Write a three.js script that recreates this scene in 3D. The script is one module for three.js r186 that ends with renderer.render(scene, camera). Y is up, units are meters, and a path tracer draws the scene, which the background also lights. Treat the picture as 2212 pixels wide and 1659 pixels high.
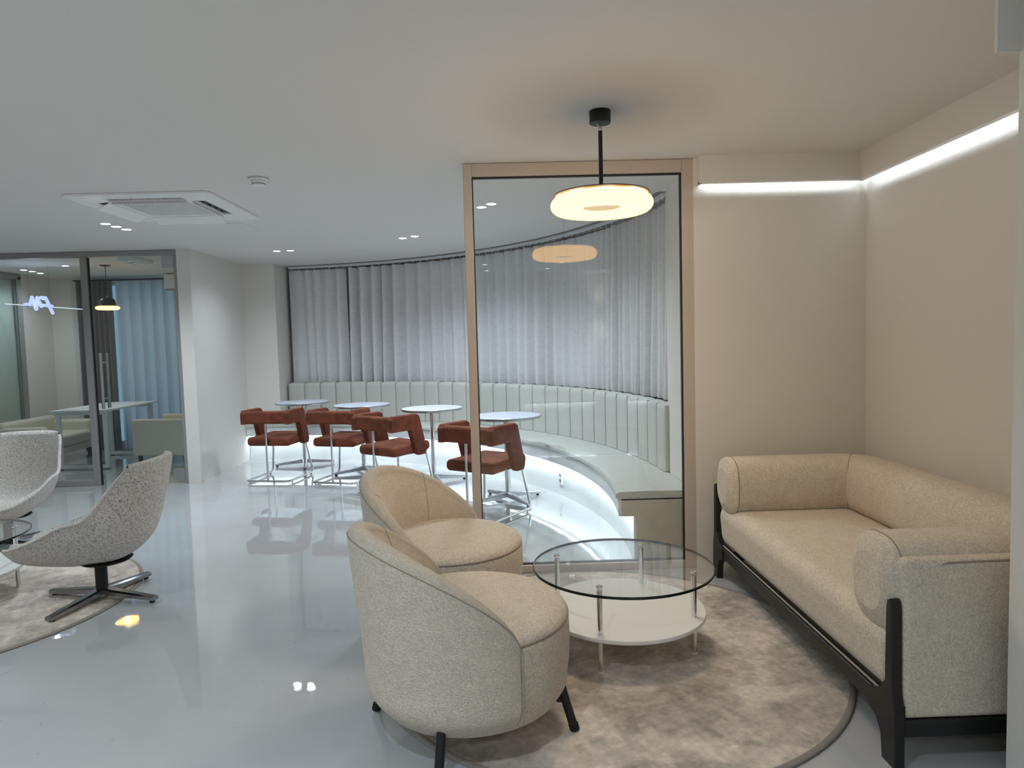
import * as THREE from 'three';
import { RoundedBoxGeometry } from 'three/addons/geometries/RoundedBoxGeometry.js';
import { mergeGeometries, mergeVertices, toCreasedNormals } from 'three/addons/utils/BufferGeometryUtils.js';
import { RectAreaLightUniformsLib } from 'three/addons/lights/RectAreaLightUniformsLib.js';

// ---------------------------------------------------------------- camera, sky, exposure
const scene = new THREE.Scene();
const camera = new THREE.PerspectiveCamera(2 * Math.atan(829.5 / 1475) * 180 / Math.PI, 2212 / 1659, 0.05, 60);
camera.position.set(0, 1.38, 0);
camera.rotation.order = 'YXZ';
camera.rotation.set(-0.063, -0.0176, -0.027);
scene.background = new THREE.Color().setRGB(0.22, 0.36, 0.50);          // blue dusk outside the office window
const renderer = new THREE.WebGLRenderer();
renderer.toneMapping = THREE.LinearToneMapping;
renderer.toneMappingExposure = 1.0;
renderer.shadowMap.enabled = true;
RectAreaLightUniformsLib.init();

const COOL = new THREE.Color().setRGB(0.78, 0.90, 1.0);
const WARM = new THREE.Color().setRGB(1.0, 0.89, 0.75);
const SPOT = 4.7, BAYSPOT = 5.8, REARSPOT = 7.0, LEDBENCH = 60, LEDCOVE = 60, RING = 0.85;

// ---------------------------------------------------------------- helpers
let seed = 12345;
const rnd = () => { seed = (seed * 1664525 + 1013904223) >>> 0; return seed / 4294967296; };
const taken = {};
function numbered(n) { const k = taken[n] = (taken[n] ?? -1) + 1; return k ? n + '_' + String(k).padStart(3, '0') : n; }
const sh = o => { o.traverse(c => { if (c.isMesh) { c.castShadow = true; c.receiveShadow = true; } }); return o; };
function thing(name, label, category, pos = [0, 0, 0], turn = 0, group) {
  const o = new THREE.Group(); o.name = numbered(name); o.position.set(...pos); o.rotation.y = turn;
  o.userData = { label, category }; if (group) o.userData.group = group; scene.add(o); return o;
}
function mesh(name, geo, mat, parent) {
  if (Array.isArray(geo)) geo = join(geo);
  const m = new THREE.Mesh(geo, mat); m.name = parent === scene ? numbered(name) : name; m.castShadow = m.receiveShadow = true; parent.add(m); return m;
}
function single(name, geo, mat, label, category, group) {
  const m = mesh(name, geo, mat, scene); m.userData = { label, category }; if (group) m.userData.group = group; return m;
}
function struct(name, geo, mat, label) {
  const m = mesh(name, geo, mat, scene); m.userData = { kind: 'structure' }; if (label) { m.userData.label = label; m.userData.category = name.split('_')[0]; } return m;
}
function copy(o, label, pos, turn = 0) {
  const c = o.clone(); c.name = numbered(o.name); c.userData = { ...o.userData, label }; c.position.set(...pos); c.rotation.y = turn; scene.add(c); return c;
}
function plain(g) { g = g.index ? g.toNonIndexed() : g; for (const k of Object.keys(g.attributes)) if (!['position', 'normal', 'uv'].includes(k)) g.deleteAttribute(k); if (!g.attributes.uv) buv(g); return g; }
function join(list) { return mergeGeometries(list.map(plain)); }
function buv(g) {                                                     // uv in metres, by the way each face points
  const ng = g.index ? g.toNonIndexed() : g; const p = ng.attributes.position, n = ng.attributes.normal || (ng.computeVertexNormals(), ng.attributes.normal);
  const uv = new Float32Array(p.count * 2);
  for (let i = 0; i < p.count; i += 3) {
    let ax = 0, ay = 0, az = 0; for (let k = 0; k < 3; k++) { ax += n.getX(i + k); ay += n.getY(i + k); az += n.getZ(i + k); }
    ax = Math.abs(ax); ay = Math.abs(ay); az = Math.abs(az);
    for (let k = 0; k < 3; k++) {
      const x = p.getX(i + k), y = p.getY(i + k), z = p.getZ(i + k);
      const [u, v] = ay >= ax && ay >= az ? [x, z] : ax >= az ? [z, y] : [x, y]; uv[(i + k) * 2] = u; uv[(i + k) * 2 + 1] = v;
    }
  }
  ng.setAttribute('uv', new THREE.BufferAttribute(uv, 2)); return ng;
}
const tr = (g, x = 0, y = 0, z = 0) => g.translate(x, y, z);
function bx(x0, x1, y0, y1, z0, z1) { return buv(tr(new THREE.BoxGeometry(x1 - x0, y1 - y0, z1 - z0), (x0 + x1) / 2, (y0 + y1) / 2, (z0 + z1) / 2)); }
function rb(x0, x1, y0, y1, z0, z1, r, s = 3) { r = Math.min(r, (x1 - x0) / 2.01, (y1 - y0) / 2.01, (z1 - z0) / 2.01); return buv(tr(new RoundedBoxGeometry(x1 - x0, y1 - y0, z1 - z0, s, r), (x0 + x1) / 2, (y0 + y1) / 2, (z0 + z1) / 2)); }
function cyl(r0, r1, y0, y1, n = 32, x = 0, z = 0) { return tr(new THREE.CylinderGeometry(r1, r0, y1 - y0, n), x, (y0 + y1) / 2, z); }
function lathe(pts, n = 64) { return new THREE.LatheGeometry(pts.map(p => new THREE.Vector2(...p)), n); }
function buvL(pts, n) { return buv(lathe(pts, n)); }
function tube(pts, r, n = 8, seg, closed = false, tension = 0.5) {
  const c = new THREE.CatmullRomCurve3(pts.map(p => new THREE.Vector3(...p)), closed, 'catmullrom', tension);
  return new THREE.TubeGeometry(c, seg || pts.length * 8, r, n, closed);
}
function bent(pts, R, r, n = 10, closed = false) {                     // tube through corner points with round bends
  const path = new THREE.CurvePath(), V = pts.map(p => new THREE.Vector3(...p)), N = V.length; let prev = null, first = null;
  for (let i = 0; i < N; i++) {
    const a = V[(i + N - 1) % N], b = V[i], c = V[(i + 1) % N];
    if (!closed && (i === 0 || i === N - 1)) { if (prev) path.add(new THREE.LineCurve3(prev, b)); prev = b; if (!first) first = b; continue; }
    const rr = Math.min(R, a.distanceTo(b) / 2.05, b.distanceTo(c) / 2.05);
    const p = b.clone().lerp(a, rr / a.distanceTo(b)), q = b.clone().lerp(c, rr / b.distanceTo(c));
    if (prev) path.add(new THREE.LineCurve3(prev, p)); if (!first) first = p;
    path.add(new THREE.QuadraticBezierCurve3(p, b, q)); prev = q;
  }
  if (closed) path.add(new THREE.LineCurve3(prev, first));
  const L = path.getLength(); return new THREE.TubeGeometry(path, Math.max(24, Math.round(L / 0.018)), r, n, false);
}
function surf(nu, nv, f, flip = false) {                               // grid surface f(u,v) -> [x,y,z,(s,t)]
  const pos = [], uv = [], idx = [];
  for (let j = 0; j <= nv; j++) for (let i = 0; i <= nu; i++) { const p = f(i / nu, j / nv); pos.push(p[0], p[1], p[2]); uv.push(p[3] ?? i / nu, p[4] ?? j / nv); }
  for (let j = 0; j < nv; j++) for (let i = 0; i < nu; i++) { const a = j * (nu + 1) + i, b = a + 1, c = a + nu + 1, d = c + 1; flip ? idx.push(a, c, b, b, c, d) : idx.push(a, b, c, b, d, c); }
  const g = new THREE.BufferGeometry(); g.setAttribute('position', new THREE.Float32BufferAttribute(pos, 3)); g.setAttribute('uv', new THREE.Float32BufferAttribute(uv, 2)); g.setIndex(idx); g.computeVertexNormals(); return g;
}
function flatShape(pts, depth, bevel = 0) {                            // xy outline extruded along z
  const s = new THREE.Shape(pts.map(p => new THREE.Vector2(...p)));
  return buv(new THREE.ExtrudeGeometry(s, { depth, bevelEnabled: bevel > 0, bevelSize: bevel, bevelThickness: bevel, bevelSegments: 2, curveSegments: 12 }));
}
const lerp = (a, b, t) => a + (b - a) * t, clamp = (x, a = 0, b = 1) => Math.min(b, Math.max(a, x)), smooth = t => t * t * (3 - 2 * t);
function curveAt(tab, x) { let i = 0; while (i < tab.length - 2 && x > tab[i + 1][0]) i++; const t = clamp((x - tab[i][0]) / (tab[i + 1][0] - tab[i][0])); const p0 = tab[Math.max(0, i - 1)], p1 = tab[i], p2 = tab[i + 1], p3 = tab[Math.min(tab.length - 1, i + 2)];
  return p1.slice(1).map((_, k) => { k++; const m1 = (p2[k] - p0[k]) / (p2[0] - p0[0]) * (p2[0] - p1[0]), m2 = (p3[k] - p1[k]) / (p3[0] - p1[0]) * (p2[0] - p1[0]); const t2 = t * t, t3 = t2 * t; return (2 * t3 - 3 * t2 + 1) * p1[k] + (t3 - 2 * t2 + t) * m1 + (-2 * t3 + 3 * t2) * p2[k] + (t3 - t2) * m2; }); }

// ---------------------------------------------------------------- textures
function hash(x, y, s) { let h = (x * 374761393 + y * 668265263 + s * 1442695041) | 0; h = Math.imul(h ^ (h >>> 13), 1274126177); h ^= h >>> 16; return (h >>> 0) / 4294967296; }
function vnoise(x, y, per, s) { const xi = Math.floor(x), yi = Math.floor(y), fx = smooth(x - xi), fy = smooth(y - yi), w = k => ((k % per) + per) % per;
  return lerp(lerp(hash(w(xi), w(yi), s), hash(w(xi + 1), w(yi), s), fx), lerp(hash(w(xi), w(yi + 1), s), hash(w(xi + 1), w(yi + 1), s), fx), fy); }
function fbm(u, v, base, oct, s) { let a = 0, w = 0.5, t = 0; for (let o = 0; o < oct; o++) { const f = base << o; a += w * vnoise(u * f, v * f, f, s + o); t += w; w *= 0.55; } return a / t; }
function tex(n, f, size, srgb = true) {
  const d = new Uint8Array(n * n * 4);
  for (let y = 0; y < n; y++) for (let x = 0; x < n; x++) { const c = f(x / n, y / n, x, y), i = (y * n + x) * 4; for (let k = 0; k < 3; k++) d[i + k] = clamp(Array.isArray(c) ? c[k] : c) * 255; d[i + 3] = 255; }
  const t = new THREE.DataTexture(d, n, n); t.magFilter = THREE.LinearFilter; t.minFilter = THREE.LinearMipmapLinearFilter; t.generateMipmaps = true; t.wrapS = t.wrapT = THREE.RepeatWrapping; t.repeat.set(1 / size, 1 / size);
  if (srgb) t.colorSpace = THREE.SRGBColorSpace; t.needsUpdate = true; return t;
}
const col = (r, g, b) => new THREE.Color().setRGB(r / 255, g / 255, b / 255, THREE.SRGBColorSpace);
const S = (c, roughness, more = {}) => new THREE.MeshPhysicalMaterial({ color: col(...c), roughness, ...more });
const boucleMap = tex(512, (u, v) => { const a = fbm(u, v, 80, 2, 3), b = fbm(u, v, 8, 3, 9); const k = 0.94 + 0.22 * (a - 0.5) + 0.06 * (b - 0.5); return [k, k * 0.99, k * 0.975]; }, 0.30);
const boucleBump = tex(512, (u, v) => fbm(u, v, 80, 2, 3), 0.30, false);
const meltonMap = tex(512, (u, v, x, y) => { const a = fbm(u, v, 64, 2, 31), h = hash(x >> 2, y >> 2, 5); let k = 0.92 + 0.18 * (a - 0.5); if (h > 0.86) k -= 0.30; else if (h < 0.08) k += 0.10; return [k, k * 0.99, k * 0.98]; }, 0.40);
const suedeMap = tex(512, (u, v) => { const a = fbm(u, v, 6, 4, 41), b = fbm(u, v, 80, 2, 47); const k = 0.80 + 0.36 * (a - 0.5) + 0.22 * (b - 0.5); return [k, k * 0.97, k * 0.95]; }, 0.5);
const clothMap = tex(256, (u, v, x, y) => { const k = 0.955 + 0.07 * (hash(x, y, 2) - 0.5) + 0.06 * (fbm(u, v, 16, 3, 8) - 0.5); return [k, k, k]; }, 0.3);
const plasterBump = tex(512, (u, v) => fbm(u, v, 24, 4, 77), 0.9, false);
const rugMap = tex(1024, (u, v) => {
  const wx = fbm(u, v, 6, 3, 11) - 0.5, a = fbm(u + wx * 0.06, v + wx * 0.03, 7, 5, 15), b = fbm(u, v, 18, 4, 21), c = fbm(u + wx * 0.02, v * 4, 16, 4, 23), d = fbm(u * 3, v, 20, 3, 29), g = hash(Math.floor(u * 1024), Math.floor(v * 1024), 4);
  const m = smooth(clamp((a - 0.40) / 0.18)), n = smooth(clamp((b - 0.42) / 0.18)), e = fbm(u, v, 100, 2, 33);
  const k = 0.72 + 0.12 * m + 0.08 * n + 0.14 * (c - 0.5) + 0.12 * (d - 0.5) + 0.14 * (e - 0.5) + 0.07 * (g - 0.5); return [k, k * 0.975, k * 0.945];
}, 1.9);
const floorMap = tex(1024, (u, v, x, y) => {
  const w = fbm(u, v, 3, 3, 61) - 0.5, a = fbm(u + w * 0.12, v + w * 0.2, 3, 5, 51), b = fbm(u, v, 14, 4, 57);
  let k = 0.90 + 0.07 * (a - 0.5) + 0.035 * (b - 0.5); if (hash(x, y, 99) > 0.99992) k *= 0.45; return [k, k * 1.0, k * 1.0];
}, 3.2);
const floorRough = tex(512, (u, v) => { const a = fbm(u, v, 6, 5, 71); return 0.45 + 0.5 * a; }, 2.4, false);
const floorBump = tex(512, (u, v) => fbm(u, v, 8, 2, 83), 1.7, false);
const endMap = tex(512, (u, v) => { const a = fbm(u, v, 5, 5, 91), k = 0.9 + 0.12 * (a - 0.5); return [k, k, k]; }, 0.5);

// ---------------------------------------------------------------- materials
const M = {
  wall: S([226, 222, 215], 0.75, { bumpMap: plasterBump, bumpScale: 0.0012 }),
  ceiling: S([224, 221, 216], 0.85, { bumpMap: plasterBump, bumpScale: 0.001 }),
  floor: S([204, 206, 206], 0.03, { map: floorMap, roughnessMap: floorRough, ior: 1.62, clearcoat: 0.6, clearcoatRoughness: 0.01, bumpMap: floorBump, bumpScale: 0.0012 }),
  frame: S([200, 186, 174], 0.4), gasket: S([40, 38, 38], 0.6),
  frameGrey: S([150, 147, 147], 0.4),
  glass: new THREE.MeshPhysicalMaterial({ color: new THREE.Color(0.975, 0.99, 0.99), roughness: 0, transmission: 1, thickness: 0, ior: 1.5 }),
  officeGlass: new THREE.MeshPhysicalMaterial({ color: new THREE.Color(0.90, 0.945, 0.945), roughness: 0, transmission: 1, thickness: 0, ior: 1.5 }),
  tableGlass: new THREE.MeshPhysicalMaterial({ color: new THREE.Color(0.975, 0.985, 0.98), roughness: 0, transmission: 1, thickness: 0, ior: 1.5 }),
  glassEdge: S([12, 26, 22], 0.12), 
  chrome: new THREE.MeshPhysicalMaterial({ color: col(225, 226, 228), metalness: 1, roughness: 0.09 }),
  steel: new THREE.MeshPhysicalMaterial({ color: col(190, 192, 196), metalness: 1, roughness: 0.26 }),
  alu: new THREE.MeshPhysicalMaterial({ color: col(200, 202, 208), metalness: 1, roughness: 0.3 }),
  polished: new THREE.MeshPhysicalMaterial({ color: col(150, 150, 152), metalness: 1, roughness: 0.2 }),
  black: S([22, 22, 24], 0.42), blackSoft: S([14, 14, 15], 0.6), rubber: S([20, 20, 20], 0.8),
  boucle: S([224, 212, 196], 0.95, { map: boucleMap, bumpMap: boucleBump, bumpScale: 0.0025, sheen: 0.25, sheenRoughness: 0.6, sheenColor: new THREE.Color(0.9, 0.85, 0.8) }),
  seam: S([158, 142, 124], 0.95),
  sofa: S([228, 217, 201], 0.95, { map: boucleMap, bumpMap: boucleBump, bumpScale: 0.0016, sheen: 0.2, sheenRoughness: 0.6, sheenColor: new THREE.Color(0.9, 0.87, 0.8) }),
  sofaSeam: S([156, 144, 128], 0.95),
  melton: S([216, 211, 206], 0.95, { map: meltonMap, bumpMap: boucleBump, bumpScale: 0.0012, sheen: 0.25, sheenRoughness: 0.6, sheenColor: new THREE.Color(0.8, 0.8, 0.82) }),
  suede: S([136, 72, 46], 0.92, { map: suedeMap, sheen: 0.25, sheenRoughness: 0.5, sheenColor: new THREE.Color(0.5, 0.26, 0.16) }),
  suedeSeam: S([70, 32, 20], 0.95),
  leather: S([198, 198, 191], 0.45, { bumpMap: plasterBump, bumpScale: 0.001 }),
  benchFace: S([226, 228, 226], 0.45), benchEnd: S([222, 216, 198], 0.6, { map: endMap }), gap: S([10, 10, 10], 0.9),
  curtain: S([232, 231, 232], 0.95, { map: clothMap, side: THREE.DoubleSide }),
  track: S([225, 228, 232], 0.35), trackDark: S([10, 10, 11], 0.8),
  laminate: S([206, 208, 222], 0.35), white: S([236, 236, 236], 0.4), shelfWhite: S([240, 237, 230], 0.35), plastic: S([238, 238, 236], 0.45),
  rug: S([234, 225, 217], 1, { map: rugMap, bumpMap: rugMap, bumpScale: 0.003, sheen: 0.4, sheenRoughness: 0.7, sheenColor: new THREE.Color(0.6, 0.58, 0.56) }), rugEdge: S([140, 132, 124], 1),
  dark: S([18, 18, 20], 0.8), grille: S([150, 152, 155], 0.6),
  beige: S([206, 200, 184], 0.7), deskWhite: S([228, 232, 234], 0.4), greyDrape: S([110, 108, 110], 0.9, { side: THREE.DoubleSide, map: clothMap }),
  sheer: new THREE.MeshPhysicalMaterial({ color: col(216, 224, 230), roughness: 1, transmission: 0.55, thickness: 0, side: THREE.DoubleSide }),
  led: new THREE.MeshStandardMaterial({ color: 0x000000, emissive: COOL, emissiveIntensity: 6 }),
  ledSoft: new THREE.MeshStandardMaterial({ color: 0x000000, emissive: COOL, emissiveIntensity: 3 }),
  lens: new THREE.MeshStandardMaterial({ color: 0x000000, emissive: COOL, emissiveIntensity: 14 }),
  ring: new THREE.MeshStandardMaterial({ color: 0x000000, emissive: new THREE.Color().setRGB(1.0, 0.55, 0.135), emissiveIntensity: 5.8 }),
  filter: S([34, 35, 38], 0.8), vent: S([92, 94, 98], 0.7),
  mirroredLed: new THREE.MeshStandardMaterial({ color: 0x000000, emissive: COOL, emissiveIntensity: 1.2 }),  // glow standing in for an LED reflection on the office glass
  dish: new THREE.MeshStandardMaterial({ color: 0x999080, roughness: 0.6, emissive: new THREE.Color().setRGB(1.0, 0.74, 0.46), emissiveIntensity: 0.55 }),
  neon: new THREE.MeshStandardMaterial({ color: 0x000000, emissive: new THREE.Color().setRGB(0.50, 0.58, 1.0), emissiveIntensity: 1.3 }),
  neonSide: S([190, 196, 214], 0.5),
  door: S([96, 98, 102], 0.5),
};

// ---------------------------------------------------------------- large structure
const CX = -3.108, CZ = -4.511;                                        // centre of the round window bay
const arc = (r, deg) => [CX + r * Math.sin(deg * Math.PI / 180), CZ - r * Math.cos(deg * Math.PI / 180)];
function arcWall(r0, r1, y0, y1, a0, a1, n) {                          // solid ring segment; a0/a1 degrees or functions of r
  const A = (f, r) => typeof f === 'function' ? f(r) : f;
  const ring = [[r0, y0], [r0, y1], [r1, y1], [r1, y0], [r0, y0]], parts = [];
  for (let k = 0; k < 4; k++) { const [ra, ya] = ring[k], [rb2, yb] = ring[k + 1];
    parts.push(surf(n, 1, (u, v) => { const r = lerp(ra, rb2, v), y = lerp(ya, yb, v), a = lerp(A(a0, r), A(a1, r), u), [x, z] = arc(r, a); return [x, y, z, a * Math.PI / 180 * r, v * Math.hypot(rb2 - ra, yb - ya) + y]; }, true)); }
  for (const e of [0, 1]) parts.push(surf(1, 1, (u, v) => { const r = lerp(r0, r1, u), y = lerp(y0, y1, v), [x, z] = arc(r, A(e ? a1 : a0, r)); return [x, y, z, r, y]; }, !e));
  return join(parts);
}
const H = 2.40, PZ = -3.98, GZ = -7.10, RX = 2.155;
struct('floor', bx(-7.2, 3.6, -0.1, 0, -9.9, 3.0), M.floor);
{
  const sp = new THREE.Shape([[-7.2, -9.9], [3.6, -9.9], [3.6, 3.0], [-7.2, 3.0]].map(p => new THREE.Vector2(...p))), ring = [];
  for (let k = 0; k <= 60; k++) ring.push(arc(4.262, 5.75 + 79.6 * k / 60)); for (let k = 60; k >= 0; k--) ring.push(arc(4.53, 5.75 + 79.6 * k / 60));
  sp.holes.push(new THREE.Path(ring.map(p => new THREE.Vector2(...p))));
  sp.holes.push(new THREE.Path([[-0.4, -0.4], [0.4, -0.4], [0.4, 0.4], [-0.4, 0.4]].map(([x, z]) => new THREE.Vector2(-2.322 + x, -4.982 + z))));
  const slab = new THREE.ExtrudeGeometry(sp, { depth: 0.12, bevelEnabled: false }).rotateX(Math.PI / 2).translate(0, H + 0.12, 0);
  struct('ceiling', join([buv(slab), bx(-7.2, 3.6, H + 0.12, H + 0.16, -9.9, 3.0)]), M.ceiling);
}
struct('wall_bay', arcWall(4.56, 4.68, 0, H, 3, 95, 72), M.wall);
struct('wall_bay_end', join([bx(1.145, 1.40, 0, H, -4.60, PZ + 0.001), bx(1.20, 1.40, 0, H, -4.86, -4.60)]), M.wall);
struct('wall_back_left', join([bx(-3.24, -2.715, 0, H, -8.62, -8.445), bx(-2.86, -2.715, 0, H, -9.1, -8.62)]), M.wall);
struct('wall_left_pier', bx(-3.245, -3.112, 0, H, -8.445, -7.05), M.wall);
struct('wall_niche_back', bx(1.165, RX + 0.15, 0, H, PZ - 0.15, PZ), M.wall);
struct('wall_niche_right', bx(RX, RX + 0.15, 0, H, PZ, -1.96), M.wall);
struct('wall_niche_near', bx(1.497, RX + 0.15, 0, H, -1.96, -1.55), M.wall);
struct('trim_1', bx(1.43, 1.497, 2.157, H, -1.968, -1.956), M.wall);
struct('wall_right', bx(3.3, 3.45, 0, H, -1.6, 2.75), M.wall);
struct('wall_right_return', bx(RX + 0.15, 3.45, 0, H, -1.75, -1.6), M.wall);
struct('wall_rear', bx(-7.15, 3.45, 0, H, 2.6, 2.75), M.wall);
struct('wall_left', bx(-7.15, -7.0, 0, H, -9.8, 2.75), M.wall);
struct('wall_office_right', bx(-3.245, -3.112, 0, H, -9.75, -8.445), M.wall);
struct('wall_office_left', bx(-6.30, -6.18, 0, H, -9.75, GZ), M.wall);
struct('wall_office_back', join([bx(-7.1, -5.62, 0, H, -9.75, -9.62), bx(-5.62, -3.11, 2.30, H, -9.75, -9.62), bx(-5.62, -3.11, 0, 0.12, -9.75, -9.62), bx(-3.4, -3.11, 0, H, -9.75, -9.62)]), M.wall);
struct('window_1', bx(-5.62, -3.4, 0.12, 2.30, -9.69, -9.68), M.glass);
// niche soffit: front face, bottom lip, open slot above the lip for the LED strip
struct('trim_2', join([bx(1.165, 2.085, 2.245, H, -3.93, -3.915), bx(1.165, 2.12, 2.245, 2.258, -3.950, -3.93), bx(1.165, 1.18, 2.245, H, -3.98, -3.93)]), M.wall);
struct('trim_3', join([bx(2.085, 2.10, 2.245, H, -3.93, -1.96), bx(2.10, 2.12, 2.245, 2.258, -3.955, -1.96)]), M.wall);

// ---------------------------------------------------------------- LED coves
function ledRect(cx, cy, cz, len, wid, dir, along, I) {                // RectAreaLight facing dir with its width along 'along'
  const l = new THREE.RectAreaLight(COOL, I, len, wid); l.position.set(cx, cy, cz);
  const z = new THREE.Vector3(...dir).normalize().negate(), x = new THREE.Vector3(...along).normalize(), y = new THREE.Vector3().crossVectors(z, x).normalize();
  x.crossVectors(y, z); l.quaternion.setFromRotationMatrix(new THREE.Matrix4().makeBasis(x, y, z)); scene.add(l); return l;
}
single('led_strip', bx(1.20, 2.08, 2.284, 2.296, -3.934, -3.9305), M.ledSoft, 'white LED strip in the soffit slot along the niche back wall', 'light strip', 'niche cove strips');
ledRect(1.64, 2.290, -3.936, 0.88, 0.010, [0, -0.25, -1], [1, 0, 0], LEDCOVE);
single('led_strip', bx(2.1005, 2.104, 2.284, 2.296, -3.90, -1.98), M.ledSoft, 'white LED strip in the soffit slot above the sofa back wall', 'light strip', 'niche cove strips');
ledRect(2.106, 2.290, -2.95, 1.88, 0.010, [1, -0.25, 0], [0, 0, 1], LEDCOVE);

// ---------------------------------------------------------------- glass partition beside the niche
{
  const t = thing('glass_partition', 'floor to ceiling glass partition in a taupe metal frame behind the tub chairs', 'partition', [0.475, 0, PZ - 0.03]);
  const w = 0.655, d = 0.03;
  mesh('post', rb(-w, -w + 0.05, 0, H - 0.002, -d, d, 0.004), M.frame, t);
  mesh('post', rb(w - 0.05, w + 0.03, 0, H - 0.002, -d, d, 0.004), M.frame, t);
  mesh('top_rail', rb(-w + 0.05, w - 0.05, H - 0.075, H - 0.002, -d, d, 0.004), M.frame, t);
  mesh('bottom_rail', rb(-w + 0.05, w - 0.05, 0, 0.045, -d, d, 0.004), M.frame, t);
  mesh('gasket', [bx(-w + 0.05, -w + 0.056, 0.045, 2.325, -0.012, 0.012), bx(w - 0.058, w - 0.05, 0.045, 2.325, -0.012, 0.012), bx(-w + 0.05, w - 0.05, 2.316, 2.325, -0.012, 0.012), bx(-w + 0.05, w - 0.05, 0.045, 0.052, -0.012, 0.012)], M.gasket, t);
  mesh('pane', bx(-w + 0.05, w - 0.05, 0.045, 2.325, -0.004, 0.004), M.glass, t);
}
// ---------------------------------------------------------------- office glass front
{
  const t = thing('office_glass_front', 'grey framed glass front with fixed pane left of the office door', 'partition', [-4.2, 0, GZ]);
  mesh('top_rail', rb(-2.78, 0.96, 2.345, H - 0.002, -0.035, 0.035, 0.004), M.frameGrey, t);
  mesh('bottom_rail', rb(-2.78, -0.026, 0, 0.06, -0.035, 0.035, 0.004), M.frameGrey, t);
  mesh('mullion', rb(-0.026, 0.034, 0, 2.345, -0.035, 0.035, 0.004), M.frameGrey, t);
  mesh('mullion', rb(-1.9, -1.845, 0.06, 2.345, -0.035, 0.035, 0.004), M.frameGrey, t);
  mesh('jamb', rb(0.915, 0.96, 0, 2.345, -0.035, 0.035, 0.004), M.frameGrey, t);
  mesh('pane', bx(-2.78, -0.026, 0.06, 2.345, -0.005, 0.005), M.officeGlass, t);
  const d = thing('glass_door', 'frameless glass office door with long tubular steel pull handles', 'door', [-4.15, 0, GZ]);
  mesh('pane', bx(0.0, 0.855, 0.03, 2.335, -0.005, 0.005), M.officeGlass, d);
  mesh('edge_seal', [bx(-0.012, 0.0, 0.0, 2.335, -0.008, 0.008)], M.gasket, d);
  for (const z of [0.055, -0.055]) { const h = mesh('handle', cyl(0.016, 0.016, 0.80, 1.37, 16, 0.085, z), M.steel, d); for (const y of [0.9, 1.27]) mesh('standoff', tr(new THREE.CylinderGeometry(0.007, 0.007, 0.055, 10).rotateX(Math.PI / 2), 0.085, y, z / 2), M.steel, h); }
  mesh('hinge_patch', rb(0.735, 0.855, 0.03, 0.155, -0.014, 0.014, 0.003), M.steel, d);
  mesh('hinge_patch', rb(0.735, 0.855, 2.22, 2.335, -0.014, 0.014, 0.003), M.steel, d);
}
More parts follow.
